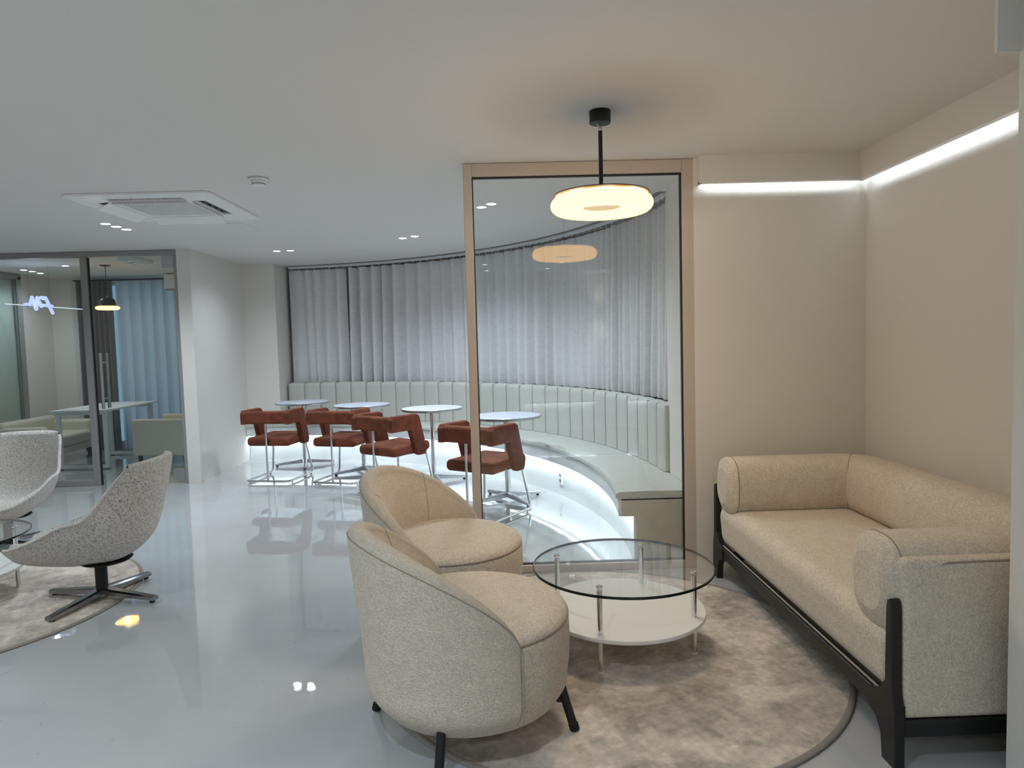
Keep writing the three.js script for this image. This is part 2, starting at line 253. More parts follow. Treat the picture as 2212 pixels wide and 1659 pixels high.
// ---------------------------------------------------------------- curved banquette
const toZ = (z) => (r) => 90 + Math.asin((z - CZ) / r) * 180 / Math.PI;  // angle at which radius r reaches that z
{
  const t = thing('banquette', 'long curved cream leather banquette with channelled backrest and lit base', 'bench', [0, 0, 0]);
  const end = toZ(-4.056);
  mesh('plinth', [arcWall(3.92, 3.928, 0, 0.31, 0, 5.7, 8), arcWall(3.92, 4.25, 0, 0.31, 5.7, toZ(-4.06), 72)], M.benchFace, t);
  mesh('seat_base', [arcWall(3.83, 3.928, 0.305, 0.405, 0, 5.7, 8), arcWall(3.83, 4.25, 0.305, 0.402, 5.7, end, 72), arcWall(3.835, 4.25, 0.402, 0.408, 5.7, toZ(-4.06), 72)], M.benchFace, t);
  mesh('end_panel', [bx(0.80, 1.140, 0, 0.305, -4.058, -4.046), bx(0.712, 1.140, 0.305, 0.402, -4.058, -4.046)], M.benchEnd, t);
  mesh('shadow_gap', bx(0.712, 1.140, 0.402, 0.409, -4.058, -4.050), M.gap, t);
  // seat cushion in sections with rounded front edge
  const cuts = [5.7, 22, 42, 60, 77, 97];
  mesh('seat_ledge', arcWall(3.814, 3.928, 0.409, 0.452, 0, 5.68, 8), M.leather, t);
  for (let k = 0; k < 5; k++) {
    const prof = [[4.25, 0.409], [3.83, 0.409], [3.815, 0.416], [3.812, 0.43], [3.818, 0.444], [3.84, 0.452], [4.0, 0.455], [4.25, 0.452], [4.25, 0.409]];
    const L = prof.reduce((a, p, i) => { a.push(i ? a[i - 1] + Math.hypot(p[0] - prof[i - 1][0], p[1] - prof[i - 1][1]) : 0); return a; }, []);
    const a0 = cuts[k] + (k ? 0.04 : 0), a1f = r => k === 4 ? end(r) : cuts[k + 1] - 0.04;
    const g = [];
    for (let i = 0; i < prof.length - 1; i++) g.push(surf(24, 1, (u, v) => { const r = lerp(prof[i][0], prof[i + 1][0], v), y = lerp(prof[i][1], prof[i + 1][1], v), a = lerp(a0, a1f(r), u), [x, z] = arc(r, a); return [x, y, z, a * 0.068, lerp(L[i], L[i + 1], v)]; }));
    const endFace = a => { const sh2 = []; const c = [4.1, 0.43]; for (let i = 0; i < prof.length - 1; i++) { const tri = new THREE.BufferGeometry(); const P3 = ([r, y]) => { const [x, z] = arc(r, typeof a === 'function' ? a(r) : a); return [x, y, z]; }; tri.setAttribute('position', new THREE.Float32BufferAttribute([...P3(c), ...P3(prof[i]), ...P3(prof[i + 1])], 3)); tri.computeVertexNormals(); sh2.push(buv(tri)); } return sh2; };
    g.push(...endFace(a0), ...endFace(a1f));
    mesh('seat_cushion', toCreasedNormals(mergeVertices(join(g).deleteAttribute('normal'), 1e-5), 0.7), M.leather, t);
  }
  // backrest: 29 upholstered channels, each pillowed between its seams
  const A0 = 5.65, A1 = 88.6, N = 29;
  for (let k = 0; k < N; k++) {
    const a0 = lerp(A0, A1, k / N) + 0.03, a1 = lerp(A0, A1, (k + 1) / N) - 0.03, top = 0.925 + (rnd() - 0.5) * 0.002 + (k === 9 ? 0.004 : 0);
    const g = surf(10, 14, (u, v) => {
      const e = 1 - Math.pow(Math.abs(2 * u - 1), 6), a = lerp(a0, a1, u); let y, r;
      if (v < 0.75) { y = lerp(0.455, top - 0.03, v / 0.75); r = 4.235 - 0.014 * e; }
      else { const q = (v - 0.75) / 0.25 * Math.PI * 0.75; y = top - 0.03 + 0.03 * Math.sin(Math.min(q, Math.PI / 2)) * (0.7 + 0.3 * e); r = 4.235 - 0.014 * e * Math.cos(Math.min(q, Math.PI / 2)) + 0.035 * (1 - Math.cos(Math.min(q, Math.PI / 2))) + Math.max(0, q - Math.PI / 2) * 0.03; }
      const [x, z] = arc(r, a); return [x, y, z, a * 0.074, y];
    });
    const sides = [a0, a1].map((a, i) => surf(1, 4, (u, v) => { const [x, z] = arc(lerp(4.228, 4.30, u), a), y = lerp(0.455, top - 0.012, v); return [x, y, z, u * 0.07, y]; }, !i));
    mesh('backrest_channel', join([g, ...sides]), M.leather, t);
  }
  mesh('backrest_board', arcWall(4.262, 4.30, 0.44, 0.915, 5.65, 88.6, 60), M.gap, t);
  // LED strip under the seat front
  mesh('led_strip', arcWall(3.855, 3.865, 0.297, 0.305, 0.2, toZ(-4.07), 72), M.led, t);
  const n = 14; for (let k = 0; k < n; k++) { const a = lerp(0.5, 96.2, (k + 0.5) / n), [x, z] = arc(3.862, a), q = a * Math.PI / 180, len = 3.862 * (95.7 / n) * Math.PI / 180 * 0.98;
    ledRect(x, 0.294, z, len, 0.012, [0.35 * Math.sin(q), -1, -0.35 * Math.cos(q)], [Math.cos(q), 0, Math.sin(q)], LEDBENCH); }
  // twin socket on the plinth
  const q = Math.atan2(0.5186 - CX, -(-5.99 - CZ)), o = thing('wall_socket', 'white double wall socket on the lit bench plinth', 'socket', [CX + 3.918 * Math.sin(q), 0.156, CZ - 3.918 * Math.cos(q)], -q);
  mesh('plate', rb(-0.036, 0.036, -0.06, 0.06, -0.002, 0.010, 0.004), M.plastic, o);
  for (const y of [-0.024, 0.024]) { const s = mesh('outlet', tr(new THREE.CylinderGeometry(0.019, 0.019, 0.004, 24).rotateX(Math.PI / 2), 0, y, 0.0105), M.grille, o); mesh('pin_hole', [-0.008, 0.008].map(x => tr(new THREE.CylinderGeometry(0.003, 0.003, 0.003, 8).rotateX(Math.PI / 2), x, y, 0.0125)), M.dark, s); }
}
// ---------------------------------------------------------------- grey drapes on a curved track
const drapes = [
  [5.7, 15.6, 'flat hanging grey curtain panel at the far left of the bay', 5, 0.35, [[0, 0.25], [0.55, 0.5], [0.8, 1.3], [1, 1.2]]],
  [15.9, 54.4, 'widest grey curtain panel, in the middle of the bay', 18, 1, [[0, 1.5], [0.25, 1.25], [0.45, 0.8], [0.7, 0.8], [1, 0.9]]],
  [54.8, 69.7, 'grey curtain panel right of the middle, beside bunched folds', 9, 1, [[0, 1.4], [0.12, 0.5], [0.85, 0.6], [1, 1.6]]],
  [70.0, 85.4, 'grey curtain panel at the right end of the bay', 13, 1, [[0, 1.4], [0.3, 0.7], [0.5, 1.4], [0.75, 0.9], [1, 1.1]]],
];
for (const [a0, a1, label, nf, amp, tab] of drapes) {
  const t = thing('curtain', label, 'curtain', [0, 0, 0], 0, 'grey drapes around the bay');
  const ph = [], wid = []; let acc = 0; for (let k = 0; k < nf; k++) { const w = 0.7 + 0.6 * rnd(); wid.push(w); acc += w; ph.push(rnd()); }
  const edges = [0]; wid.forEach(w => edges.push(edges[edges.length - 1] + w / acc));
  const fold = (u, v) => { let k = 0; while (k < nf - 1 && u > edges[k + 1]) k++; const f = (u - edges[k]) / (edges[k + 1] - edges[k]), A = curveAt(tab, u)[0];
    const s = Math.pow(0.5 - 0.5 * Math.cos(2 * Math.PI * f), 0.75); return A * 0.105 * (0.75 + 0.5 * ph[k]) * (0.62 + 0.38 * (1 - v)) * (s - 0.5) + 0.006 * Math.sin(9 * u + 5 * v + ph[k] * 6) * (1 - v); };
  const bend = (u, v) => 0.9 * (1 - v) * Math.sin(u * 7 + a0) * 0.35;   // hems drift sideways
  const f = off => (u, v) => { const a = lerp(a0, a1, u) + bend(u, v) * Math.sin(Math.PI * u), y = lerp(0.918, 2.352, v), [x, z] = arc(4.40 - fold(u, v) + off, a); return [x, y, z, a * 0.0758, y]; };
  const nu = nf * 14;
  mesh('cloth', [surf(nu, 12, f(0)), surf(nu, 12, f(0.003), true)], M.curtain, t);
  mesh('heading_tape', surf(nu, 1, (u, v) => { const [x, z] = arc(4.3995 - fold(u, 0.985) - 0.001, lerp(a0, a1, u)); const y = lerp(2.283, 2.286, v); return [x, y, z, u, v]; }), M.curtain, t);
}
{
  const t = thing('curtain_track', 'curved white curtain track in the ceiling pocket around the bay', 'curtain track', [0, 0, 0]);
    mesh('rail', arcWall(4.30, 4.325, 2.366, 2.392, 6.2, 85.2, 60), M.track, t);
  const gl = []; for (let k = 0; k < 60; k++) { const [x, z] = arc(4.312, lerp(6.8, 85, k / 59)); gl.push(bx(x - 0.003, x + 0.003, 2.346, 2.366, z - 0.003, z + 0.003)); }
  const g = mesh('gliders', gl, M.track, t); g.userData.kind = 'stuff';
}
// ---------------------------------------------------------------- bistro tables
function starFoot(len, y0, y1, w0, w1, drop) {                         // tapering prong lying along +x
  return surf(1, 1, () => [0, 0, 0]), toCreasedNormals(flatProng(len, y0, y1, w0, w1, drop), 0.5);
}
function flatProng(len, y0, y1, w0, w1, drop) {                         // y0 hub underside, y1 hub top; tip drops to 'drop'
  const st = 6, rows = [];
  for (let i = 0; i <= st; i++) { const t = i / st, x = 0.02 + (len - 0.02) * t, w = lerp(w0, w1, t) / 2, top = lerp(y1, drop + 0.022, Math.pow(t, 0.85)), bot = lerp(y0, drop, Math.pow(t, 0.9)); rows.push([[x, bot, -w], [x, top - 0.006, -w], [x, top, -w * 0.6], [x, top, w * 0.6], [x, top - 0.006, w], [x, bot, w]]); }
  const pos = [], tri = (a, b, c) => pos.push(...a, ...b, ...c);
  for (let i = 0; i < st; i++) for (let k = 0; k < 6; k++) { const a = rows[i][k], b = rows[i][(k + 1) % 6], c = rows[i + 1][k], d = rows[i + 1][(k + 1) % 6]; tri(a, c, b); tri(b, c, d); }
  for (const [r, f] of [[rows[0], 0], [rows[st], 1]]) for (let k = 1; k < 5; k++) f ? tri(r[0], r[k + 1], r[k]) : tri(r[0], r[k], r[k + 1]);
  const g = new THREE.BufferGeometry(); g.setAttribute('position', new THREE.Float32BufferAttribute(pos, 3)); g.computeVertexNormals(); return buv(g);
}
const tableSpots = [[-2.30, -7.95, 0.25], [-1.495, -7.36, 0.5], [-0.68, -6.75, 0.35], [0.045, -5.87, 0.55]];
const tableLabels = ['round pale bistro table farthest left by the white pier', 'second round bistro table from the left pier', 'third round bistro table, just left of the partition post', 'round bistro table seen behind the partition glass'];
let table0;
tableSpots.forEach(([x, z, a], i) => {
  if (i) { copy(table0, tableLabels[i], [x, 0, z], a); return; }
  const t = table0 = thing('bistro_table', tableLabels[0], 'table', [x, 0, z], a, 'bistro tables along the banquette');
  mesh('tabletop', lathe([[0, 0.722], [0.298, 0.722], [0.298, 0.7405], [0.296, 0.7415], [0, 0.7415]]), M.laminate, t);
  mesh('edge_band', lathe([[0.298, 0.7185], [0.302, 0.7185], [0.3035, 0.721], [0.3035, 0.738], [0.3015, 0.741], [0.298, 0.741], [0.298, 0.7185]]), M.alu, t);
  mesh('pole', [cyl(0.024, 0.024, 0.03, 0.712, 24), cyl(0.06, 0.06, 0.712, 0.722, 24)], M.chrome, t);
  for (let k = 0; k < 4; k++) { const l = mesh('foot', flatProng(0.33, 0.03, 0.075, 0.05, 0.034, 0.014).rotateY(k * Math.PI / 2), M.alu, t); mesh('glide', cyl(0.013, 0.013, 0, 0.016, 12).translate(0.31 * Math.cos(k * Math.PI / 2), 0, -0.31 * Math.sin(k * Math.PI / 2)), M.rubber, l); }
});
// ---------------------------------------------------------------- rust brown cantilever chairs (front is local -z)
const chairSpots = [[-2.335, -7.19, 0.18, -0.98], [-1.60, -6.99, 0.29, -0.957], [-0.985, -6.32, 0.60, -0.80], [-0.115, -5.395, 0.575, -0.818]];
const chairLabels = ['rust brown chrome-framed chair nearest the white pier', 'rust brown chrome-framed chair second from the white pier', 'rust brown chair half hidden behind the cream tub chair', 'rust brown chair cut by the partition post'];
let chair0;
chairSpots.forEach(([x, z, fx, fz], i) => {
  const turn = Math.atan2(-fx, -fz);
  if (i) { copy(chair0, chairLabels[i], [x, 0, z], turn); return; }
  const t = chair0 = thing('dining_chair', chairLabels[0], 'chair', [x, 0, z], turn, 'rust brown chairs at the bistro tables');
  // seat: flat pad, a little dished
  const seat = new RoundedBoxGeometry(0.47, 0.09, 0.50, 4, 0.035); { const p = seat.attributes.position; for (let k = 0; k < p.count; k++) { const X = p.getX(k), Y = p.getY(k), Z = p.getZ(k); const w = 1 - 0.10 * clamp(-Z / 0.25); p.setX(k, X * w); if (Y > 0.02) p.setY(k, Y - 0.012 * (1 - (X / 0.24) ** 2) * (1 - (Z / 0.26) ** 2)); p.setY(k, p.getY(k) + (0.02 * -Z)); } seat.computeVertexNormals(); }
  mesh('seat', buv(tr(seat, 0, 0.425, 0.0)), M.suede, t);
  // back band: rear bar with two arms that run forward and turn down to the seat sides
  mesh('backrest', rb(-0.245, 0.245, 0.605, 0.738, 0.215, 0.285, 0.03, 4), M.suede, t);
  for (const s of [-1, 1]) {
    const o = flatShape([[0.285, 0.612], [0.285, 0.712], [0.262, 0.738], [-0.015, 0.738], [-0.045, 0.722], [-0.135, 0.405], [-0.115, 0.372], [-0.04, 0.372], [-0.022, 0.385], [0.055, 0.612]].map(([a, b]) => [a, b]), 0.040, 0.008);
    o.rotateY(-Math.PI / 2);                                            // outline x -> local z
    mesh('arm', buv(tr(o, s * 0.238 + 0.020, 0, 0)), M.suede, t);
  }
  const fr = 0.0105;
  mesh('frame', bent([[-0.17, 0.378, -0.05], [-0.185, 0.378, -0.205], [-0.235, 0.024, -0.255], [-0.235, 0.024, 0.285], [0.235, 0.024, 0.285], [0.235, 0.024, -0.255], [0.185, 0.378, -0.205], [0.17, 0.378, -0.05]], 0.05, fr), M.chrome, t);
  mesh('post', cyl(0.011, 0.011, 0.03, 0.61, 12, 0, 0.275), M.chrome, t);
  mesh('seat_plate', [rb(-0.19, 0.19, 0.372, 0.381, -0.2, 0.2, 0.003), ], M.steel, t);
  for (const [gx, gz] of [[-0.235, -0.2], [0.235, -0.2], [-0.235, 0.22], [0.235, 0.22]]) mesh('glide', cyl(0.008, 0.008, 0, 0.016, 10, gx, gz), M.plastic, t);
});
// ---------------------------------------------------------------- cream tub chairs (front is local -z)
function tubChair(label, pos, fx, fz) {
  const t = thing('tub_chair', label, 'armchair', pos, Math.atan2(-fx, -fz), 'cream tub chairs by the glass coffee table');
  mesh('seat_base', buvL([[0, 0.098], [0.20, 0.098], [0.27, 0.102], [0.32, 0.12], [0.346, 0.16], [0.356, 0.24], [0.360, 0.33], [0.358, 0.385], [0.352, 0.405], [0.0, 0.405]], 72), M.boucle, t);
  mesh('seat_cushion', buvL([[0.0, 0.40], [0.352, 0.40], [0.354, 0.408], [0.345, 0.424], [0.325, 0.437], [0.28, 0.447], [0.18, 0.452], [0.0, 0.453]], 72), M.boucle, t);
  mesh('piping', tr(new THREE.TorusGeometry(0.3545, 0.003, 8, 96).rotateX(Math.PI / 2), 0, 0.403, 0), M.seam, t);
  // shell: angle q from the back (0) to +-94 degrees
  const Q = 94 * Math.PI / 180;
  const rim = q => 0.425 + 0.335 * Math.pow(Math.max(0, Math.cos(q * 90 / 94)), 0.72);
  const lean = q => 0.046 * Math.pow(Math.max(0, Math.cos(q)), 0.8);
  const outR = (q, y) => { const b = y < 0.22 ? 0.372 - 0.10 * Math.pow((0.22 - y) / 0.125, 2.2) : 0.372; return b + lean(q) * smooth(clamp((y - 0.2) / 0.6)) ; };
  const thick = q => lerp(0.075, 0.03, Math.pow(Math.abs(q) / Q, 3));
  const sec = (q, v) => {                                               // v 0..1 outer bottom -> rim -> inner bottom
    const h = rim(q), th = thick(q), y1 = h - th * 0.5;
    if (v < 0.5) { const y = lerp(0.095, y1, v / 0.5); return [outR(q, y), y]; }
    const ro = outR(q, y1);
    if (v < 0.72) { const a = (v - 0.5) / 0.22 * Math.PI; return [ro - th / 2 + th / 2 * Math.cos(a), y1 + th * 0.5 * Math.sin(a)]; }
    const s = (v - 0.72) / 0.28, y = lerp(y1, 0.40, s), inner = ro - th; return [lerp(inner, Math.min(inner, 0.372 - th - 0.035 * Math.cos(q * 0.9)), Math.pow(s, 0.8)) - 0.018 * Math.sin(Math.PI * s) * Math.cos(q * 0.95), y];
  };
  const P = (u, v) => { const q = lerp(-Q, Q, u), [r, y] = sec(q, v); return [r * Math.sin(q), y, r * Math.cos(q)]; };
  const g = surf(72, 60, (u, v) => { const [x, y, z] = P(u, v); return [x, y, z, u * 1.25, v * 1.35]; });
  const caps = [0, 1].map(e => surf(10, 1, (a, b) => { const p = P(e, b ? 1 - a * 0.5 : a * 0.5); return [...p, p[2], p[1]]; }, !!e));
  mesh('back_shell', [g, ...caps], M.boucle, t);
  const seam = []; for (let k = 0; k <= 60; k++) { const u = k / 60, q = lerp(-Q, Q, u), [r, y] = sec(q, 0.515); seam.push([(r + 0.0005) * Math.sin(q), y, (r + 0.0005) * Math.cos(q)]); }
  for (const e of [0, 1]) { const add = []; for (let k = 1; k <= 6; k++) { const [x, y, z] = P(e, 0.5 - k * 0.07); add.push([x * 1.002, y, z * 1.002]); } e ? seam.push(...add) : seam.unshift(...add.reverse()); }
  mesh('shell_seam', tube(seam, 0.0017, 6, 240), M.seam, t);
  for (const q of [-0.82, 0.82]) { const mid = []; for (let k = 0; k <= 16; k++) { const [r, y] = sec(q, lerp(0.62, 0.985, k / 16)); mid.push([(r - 0.0004) * Math.sin(q), y, (r - 0.0004) * Math.cos(q)]); } mesh('panel_seam', tube(mid, 0.0016, 6, 60), M.seam, t); }
  for (let k = 0; k < 4; k++) {
    const a = Math.PI / 4 + k * Math.PI / 2 - 0.12, c = Math.cos(a), s = Math.sin(a);
    const leg = mesh('leg', tube([[0.325 * c, 0.175, 0.325 * s], [0.350 * c, 0.085, 0.350 * s], [0.375 * c, 0.0, 0.375 * s]], 0.0155, 14, 12), M.black, t);
    mesh('bracket', flatShape([[0.18, 0.118], [0.335, 0.158], [0.345, 0.10], [0.32, 0.095], [0.28, 0.11]], 0.008).translate(0, 0, -0.004).rotateY(-a), M.black, leg);
    mesh('foot_cap', tube([[0.369 * c, 0.022, 0.369 * s], [0.3755 * c, 0.0005, 0.3755 * s]], 0.0175, 14, 4), M.rubber, leg);
  }
  return t;
}
tubChair('cream boucle tub chair nearest the camera, seen from behind', [-0.135, 0.012, -2.405], 0.914, -0.407);
tubChair('cream boucle tub chair turned to show its seat, beside the glass partition', [-0.272, 0.012, -3.26], 0.95, 0.31);
// ---------------------------------------------------------------- rugs
function rug(label, x, z, turn) {
  const t = thing('round_rug', label, 'rug', [x, 0, z], turn, 'round mottled rugs');
  mesh('pile', tr(surf(96, 12, (u, v) => { const r = 0.988 * v, a = u * 2 * Math.PI; return [r * Math.cos(a), 0.011 - (v > 0.97 ? 0.002 : 0), -r * Math.sin(a), r * Math.cos(a), r * Math.sin(a)]; })), M.rug, t);
  mesh('binding', lathe([[0.978, 0.0], [1.0, 0.0], [1.003, 0.005], [0.998, 0.011], [0.986, 0.012], [0.978, 0.009]], 120), M.rugEdge, t);
}
rug('round mottled rug under the glass coffee table by the sofa', 0.435, -2.96, 0.5);
rug('round mottled rug under the grey swivel chairs at left', -3.133, -3.74, 2.1);
// ---------------------------------------------------------------- glass coffee tables
function coffeeTable(label, x, z, turn) {
  const t = thing('coffee_table', label, 'coffee table', [x, 0.012, z], turn, 'round two-tier glass coffee tables');
  mesh('glass_top', cyl(0.398, 0.398, 0.344, 0.355, 96), M.tableGlass, t);
  mesh('glass_edge', lathe([[0.3985, 0.3435], [0.4005, 0.3445], [0.4005, 0.3545], [0.3985, 0.3555]], 128), M.glassEdge, t);
  mesh('shelf', lathe([[0, 0.142], [0.358, 0.142], [0.362, 0.146], [0.362, 0.158], [0.359, 0.162], [0, 0.162]], 96), M.shelfWhite, t);
  for (let k = 0; k < 4; k++) { const a = k * Math.PI / 2, X = 0.316 * Math.cos(a), Z = 0.316 * Math.sin(a);
    const l = mesh('leg', [cyl(0.0118, 0.0118, 0.006, 0.142, 20, X, Z), cyl(0.0118, 0.0118, 0.162, 0.344, 20, X, Z)], M.chrome, t);
    mesh('top_cap', lathe([[0, 0.364], [0.0115, 0.364], [0.0135, 0.362], [0.0135, 0.355], [0, 0.355]], 20).translate(X, 0, Z), M.chrome, l);
    mesh('glide', cyl(0.0135, 0.0135, 0, 0.006, 16, X, Z), M.plastic, l); }
}
coffeeTable('round glass coffee table with white lower shelf by the sofa', 0.525, -3.0, -0.47);
coffeeTable('round glass coffee table cut by the left picture edge', -3.13, -3.82, 0.62);
// ---------------------------------------------------------------- sofa in the niche (world-aligned, local origin at its front middle)
{
  const t = thing('sofa', 'beige boucle sofa with bolster arms and black metal frame in the niche', 'sofa', [1.21, 0, -2.955]);
  const L = 0.895, D = 0.92;                                            // half length along z, depth along x
  const seat = new RoundedBoxGeometry(0.70, 0.245, 2 * L - 0.06, 6, 0.075);
  { const p = seat.attributes.position; for (let k = 0; k < p.count; k++) { const x = p.getX(k), y = p.getY(k); if (x < 0) p.setX(k, x + 0.02 * clamp((0.12 - y) / 0.24) * clamp(-x / 0.35)); if (y > 0.05) p.setY(k, y + 0.012 * Math.cos(p.getZ(k) / L * 1.5) * Math.cos(x * 3)); } seat.computeVertexNormals(); }
  mesh('seat_cushion', buv(tr(seat, 0.350, 0.309, 0)), M.sofa, t);
  mesh('seat_piping', bent([[0.016, 0.203, -L + 0.04], [0.016, 0.203, L - 0.04]], 0.02, 0.004, 8), M.sofa, t);
  // bolster swept round arm - back - arm
  const yC = 0.555, hw = 0.135, hh = 0.155;
  const path = new THREE.CurvePath(), a0 = [-0.02, -L + 0.14], R = 0.16, V = (x, z) => new THREE.Vector3(x, yC, z), xb = D - 0.165, zb = L - 0.155;
  path.add(new THREE.LineCurve3(V(-0.005, -zb), V(xb - R, -zb))); path.add(new THREE.QuadraticBezierCurve3(V(xb - R, -zb), V(xb, -zb), V(xb, -zb + R)));
  path.add(new THREE.LineCurve3(V(xb, -zb + R), V(xb, zb - R))); path.add(new THREE.QuadraticBezierCurve3(V(xb, zb - R), V(xb, zb), V(xb - R, zb))); path.add(new THREE.LineCurve3(V(xb - R, zb), V(-0.005, zb)));
  const len = path.getLength();
  const bol = (u, v) => {
    const e = 0.045, w = u * len, endS = Math.min(1, Math.min(w, len - w) / e), sc = 0.60 + 0.40 * Math.sqrt(1 - (1 - endS) ** 2);
    const c = path.getPointAt(u), T = path.getTangentAt(u), n = new THREE.Vector3(-T.z, 0, T.x), a = v * 2 * Math.PI, k = 2 / 2.7, ca = Math.cos(a), sa = Math.sin(a);
    const px = Math.sign(ca) * Math.pow(Math.abs(ca), k) * hw * sc, py = Math.sign(sa) * Math.pow(Math.abs(sa), k) * hh * sc;
    return [c.x + n.x * px, yC + py, c.z + n.z * px, w, v * 0.95];
  };
  const g = surf(150, 40, bol, true);
  const caps = [0, 1].map(e => { const pos = [], c = path.getPointAt(e); for (let k = 0; k < 40; k++) { const p = bol(e, k / 40), q = bol(e, (k + 1) / 40); pos.push(c.x, c.y, c.z, ...(e ? [...p.slice(0, 3), ...q.slice(0, 3)] : [...q.slice(0, 3), ...p.slice(0, 3)])); } const b = new THREE.BufferGeometry(); b.setAttribute('position', new THREE.Float32BufferAttribute(pos, 3)); b.computeVertexNormals(); return buv(b); });
  mesh('bolster', [buv(g), ...caps], M.sofa, t);
  for (const u of [0, 1]) { const ring = []; const w = u ? 1 - 0.05 / len : 0.05 / len; for (let k = 0; k < 36; k++) { const p = bol(w, k / 36); ring.push(p.slice(0, 3)); } mesh('arm_seam', tube(ring, 0.0025, 6, 120, true), M.sofaSeam, t); }
  for (const s of [-1, 1]) { const w0 = (s < 0 ? (xb - R) + 0.115 : len - (xb - R) - 0.115) / len, ring = []; for (let k = 0; k < 36; k++) { const p = bol(w0, k / 36); ring.push(p.slice(0, 3)); } mesh('corner_seam', tube(ring, 0.002, 6, 120, true), M.sofaSeam, t); }
  // upholstered outer panels below the roll of each arm and of the back
  for (const s of [-1, 1]) {
    const p = mesh('arm_panel', rb(0.03, D - 0.03, 0.15, 0.665, s > 0 ? L - 0.075 : -L, s > 0 ? L : -L + 0.075, 0.022, 4), M.sofa, t);
    mesh('piping', bent([[0.055, 0.17, s * (L - 0.004)], [0.055, 0.56, s * (L - 0.004)], [0.13, 0.652, s * (L - 0.004)], [D - 0.05, 0.662, s * (L - 0.004)]], 0.06, 0.004, 8), M.sofaSeam, p);
  }
  mesh('back_panel', rb(D - 0.075, D - 0.01, 0.15, 0.66, -L + 0.02, L - 0.02, 0.02), M.sofa, t);
  // black metal frame
  mesh('front_rail', rb(0.002, 0.042, 0.137, 0.198, -L, L, 0.008), M.black, t);
  mesh('rear_rail', rb(D - 0.07, D - 0.03, 0.10, 0.15, -L, L, 0.008), M.black, t);
  for (const s of [-1, 1]) {
    mesh('side_rail', rb(0.0, D - 0.03, 0.092, 0.15, s > 0 ? L - 0.05 : -L, s > 0 ? L : -L + 0.05, 0.008), M.black, t);
    const zz = s * (L - 0.005);
    // blade post: leg, flare to the rail and upright that slots into the arm; outline in z-y, thickness along x
    const o = flatShape([[-0.032, 0], [0.034, 0], [0.034, 0.185], [0.018, 0.24], [0.013, 0.505], [0.008, 0.528], [0, 0.533], [-0.008, 0.528], [-0.013, 0.505], [-0.018, 0.265], [-0.05, 0.215], [-0.12, 0.192], [-0.12, 0.137], [-0.07, 0.118], [-0.042, 0.08]].map(([a, b]) => [a * s, b]), 0.026, 0.004);
    o.rotateY(-Math.PI / 2); mesh('front_post', buv(tr(o, 0.026, 0, zz - s * 0.018)), M.black, t);
    mesh('rear_leg', rb(D - 0.08, D - 0.03, 0, 0.11, s > 0 ? L - 0.065 : -L, s > 0 ? L : -L + 0.065, 0.006), M.black, t);
  }
}
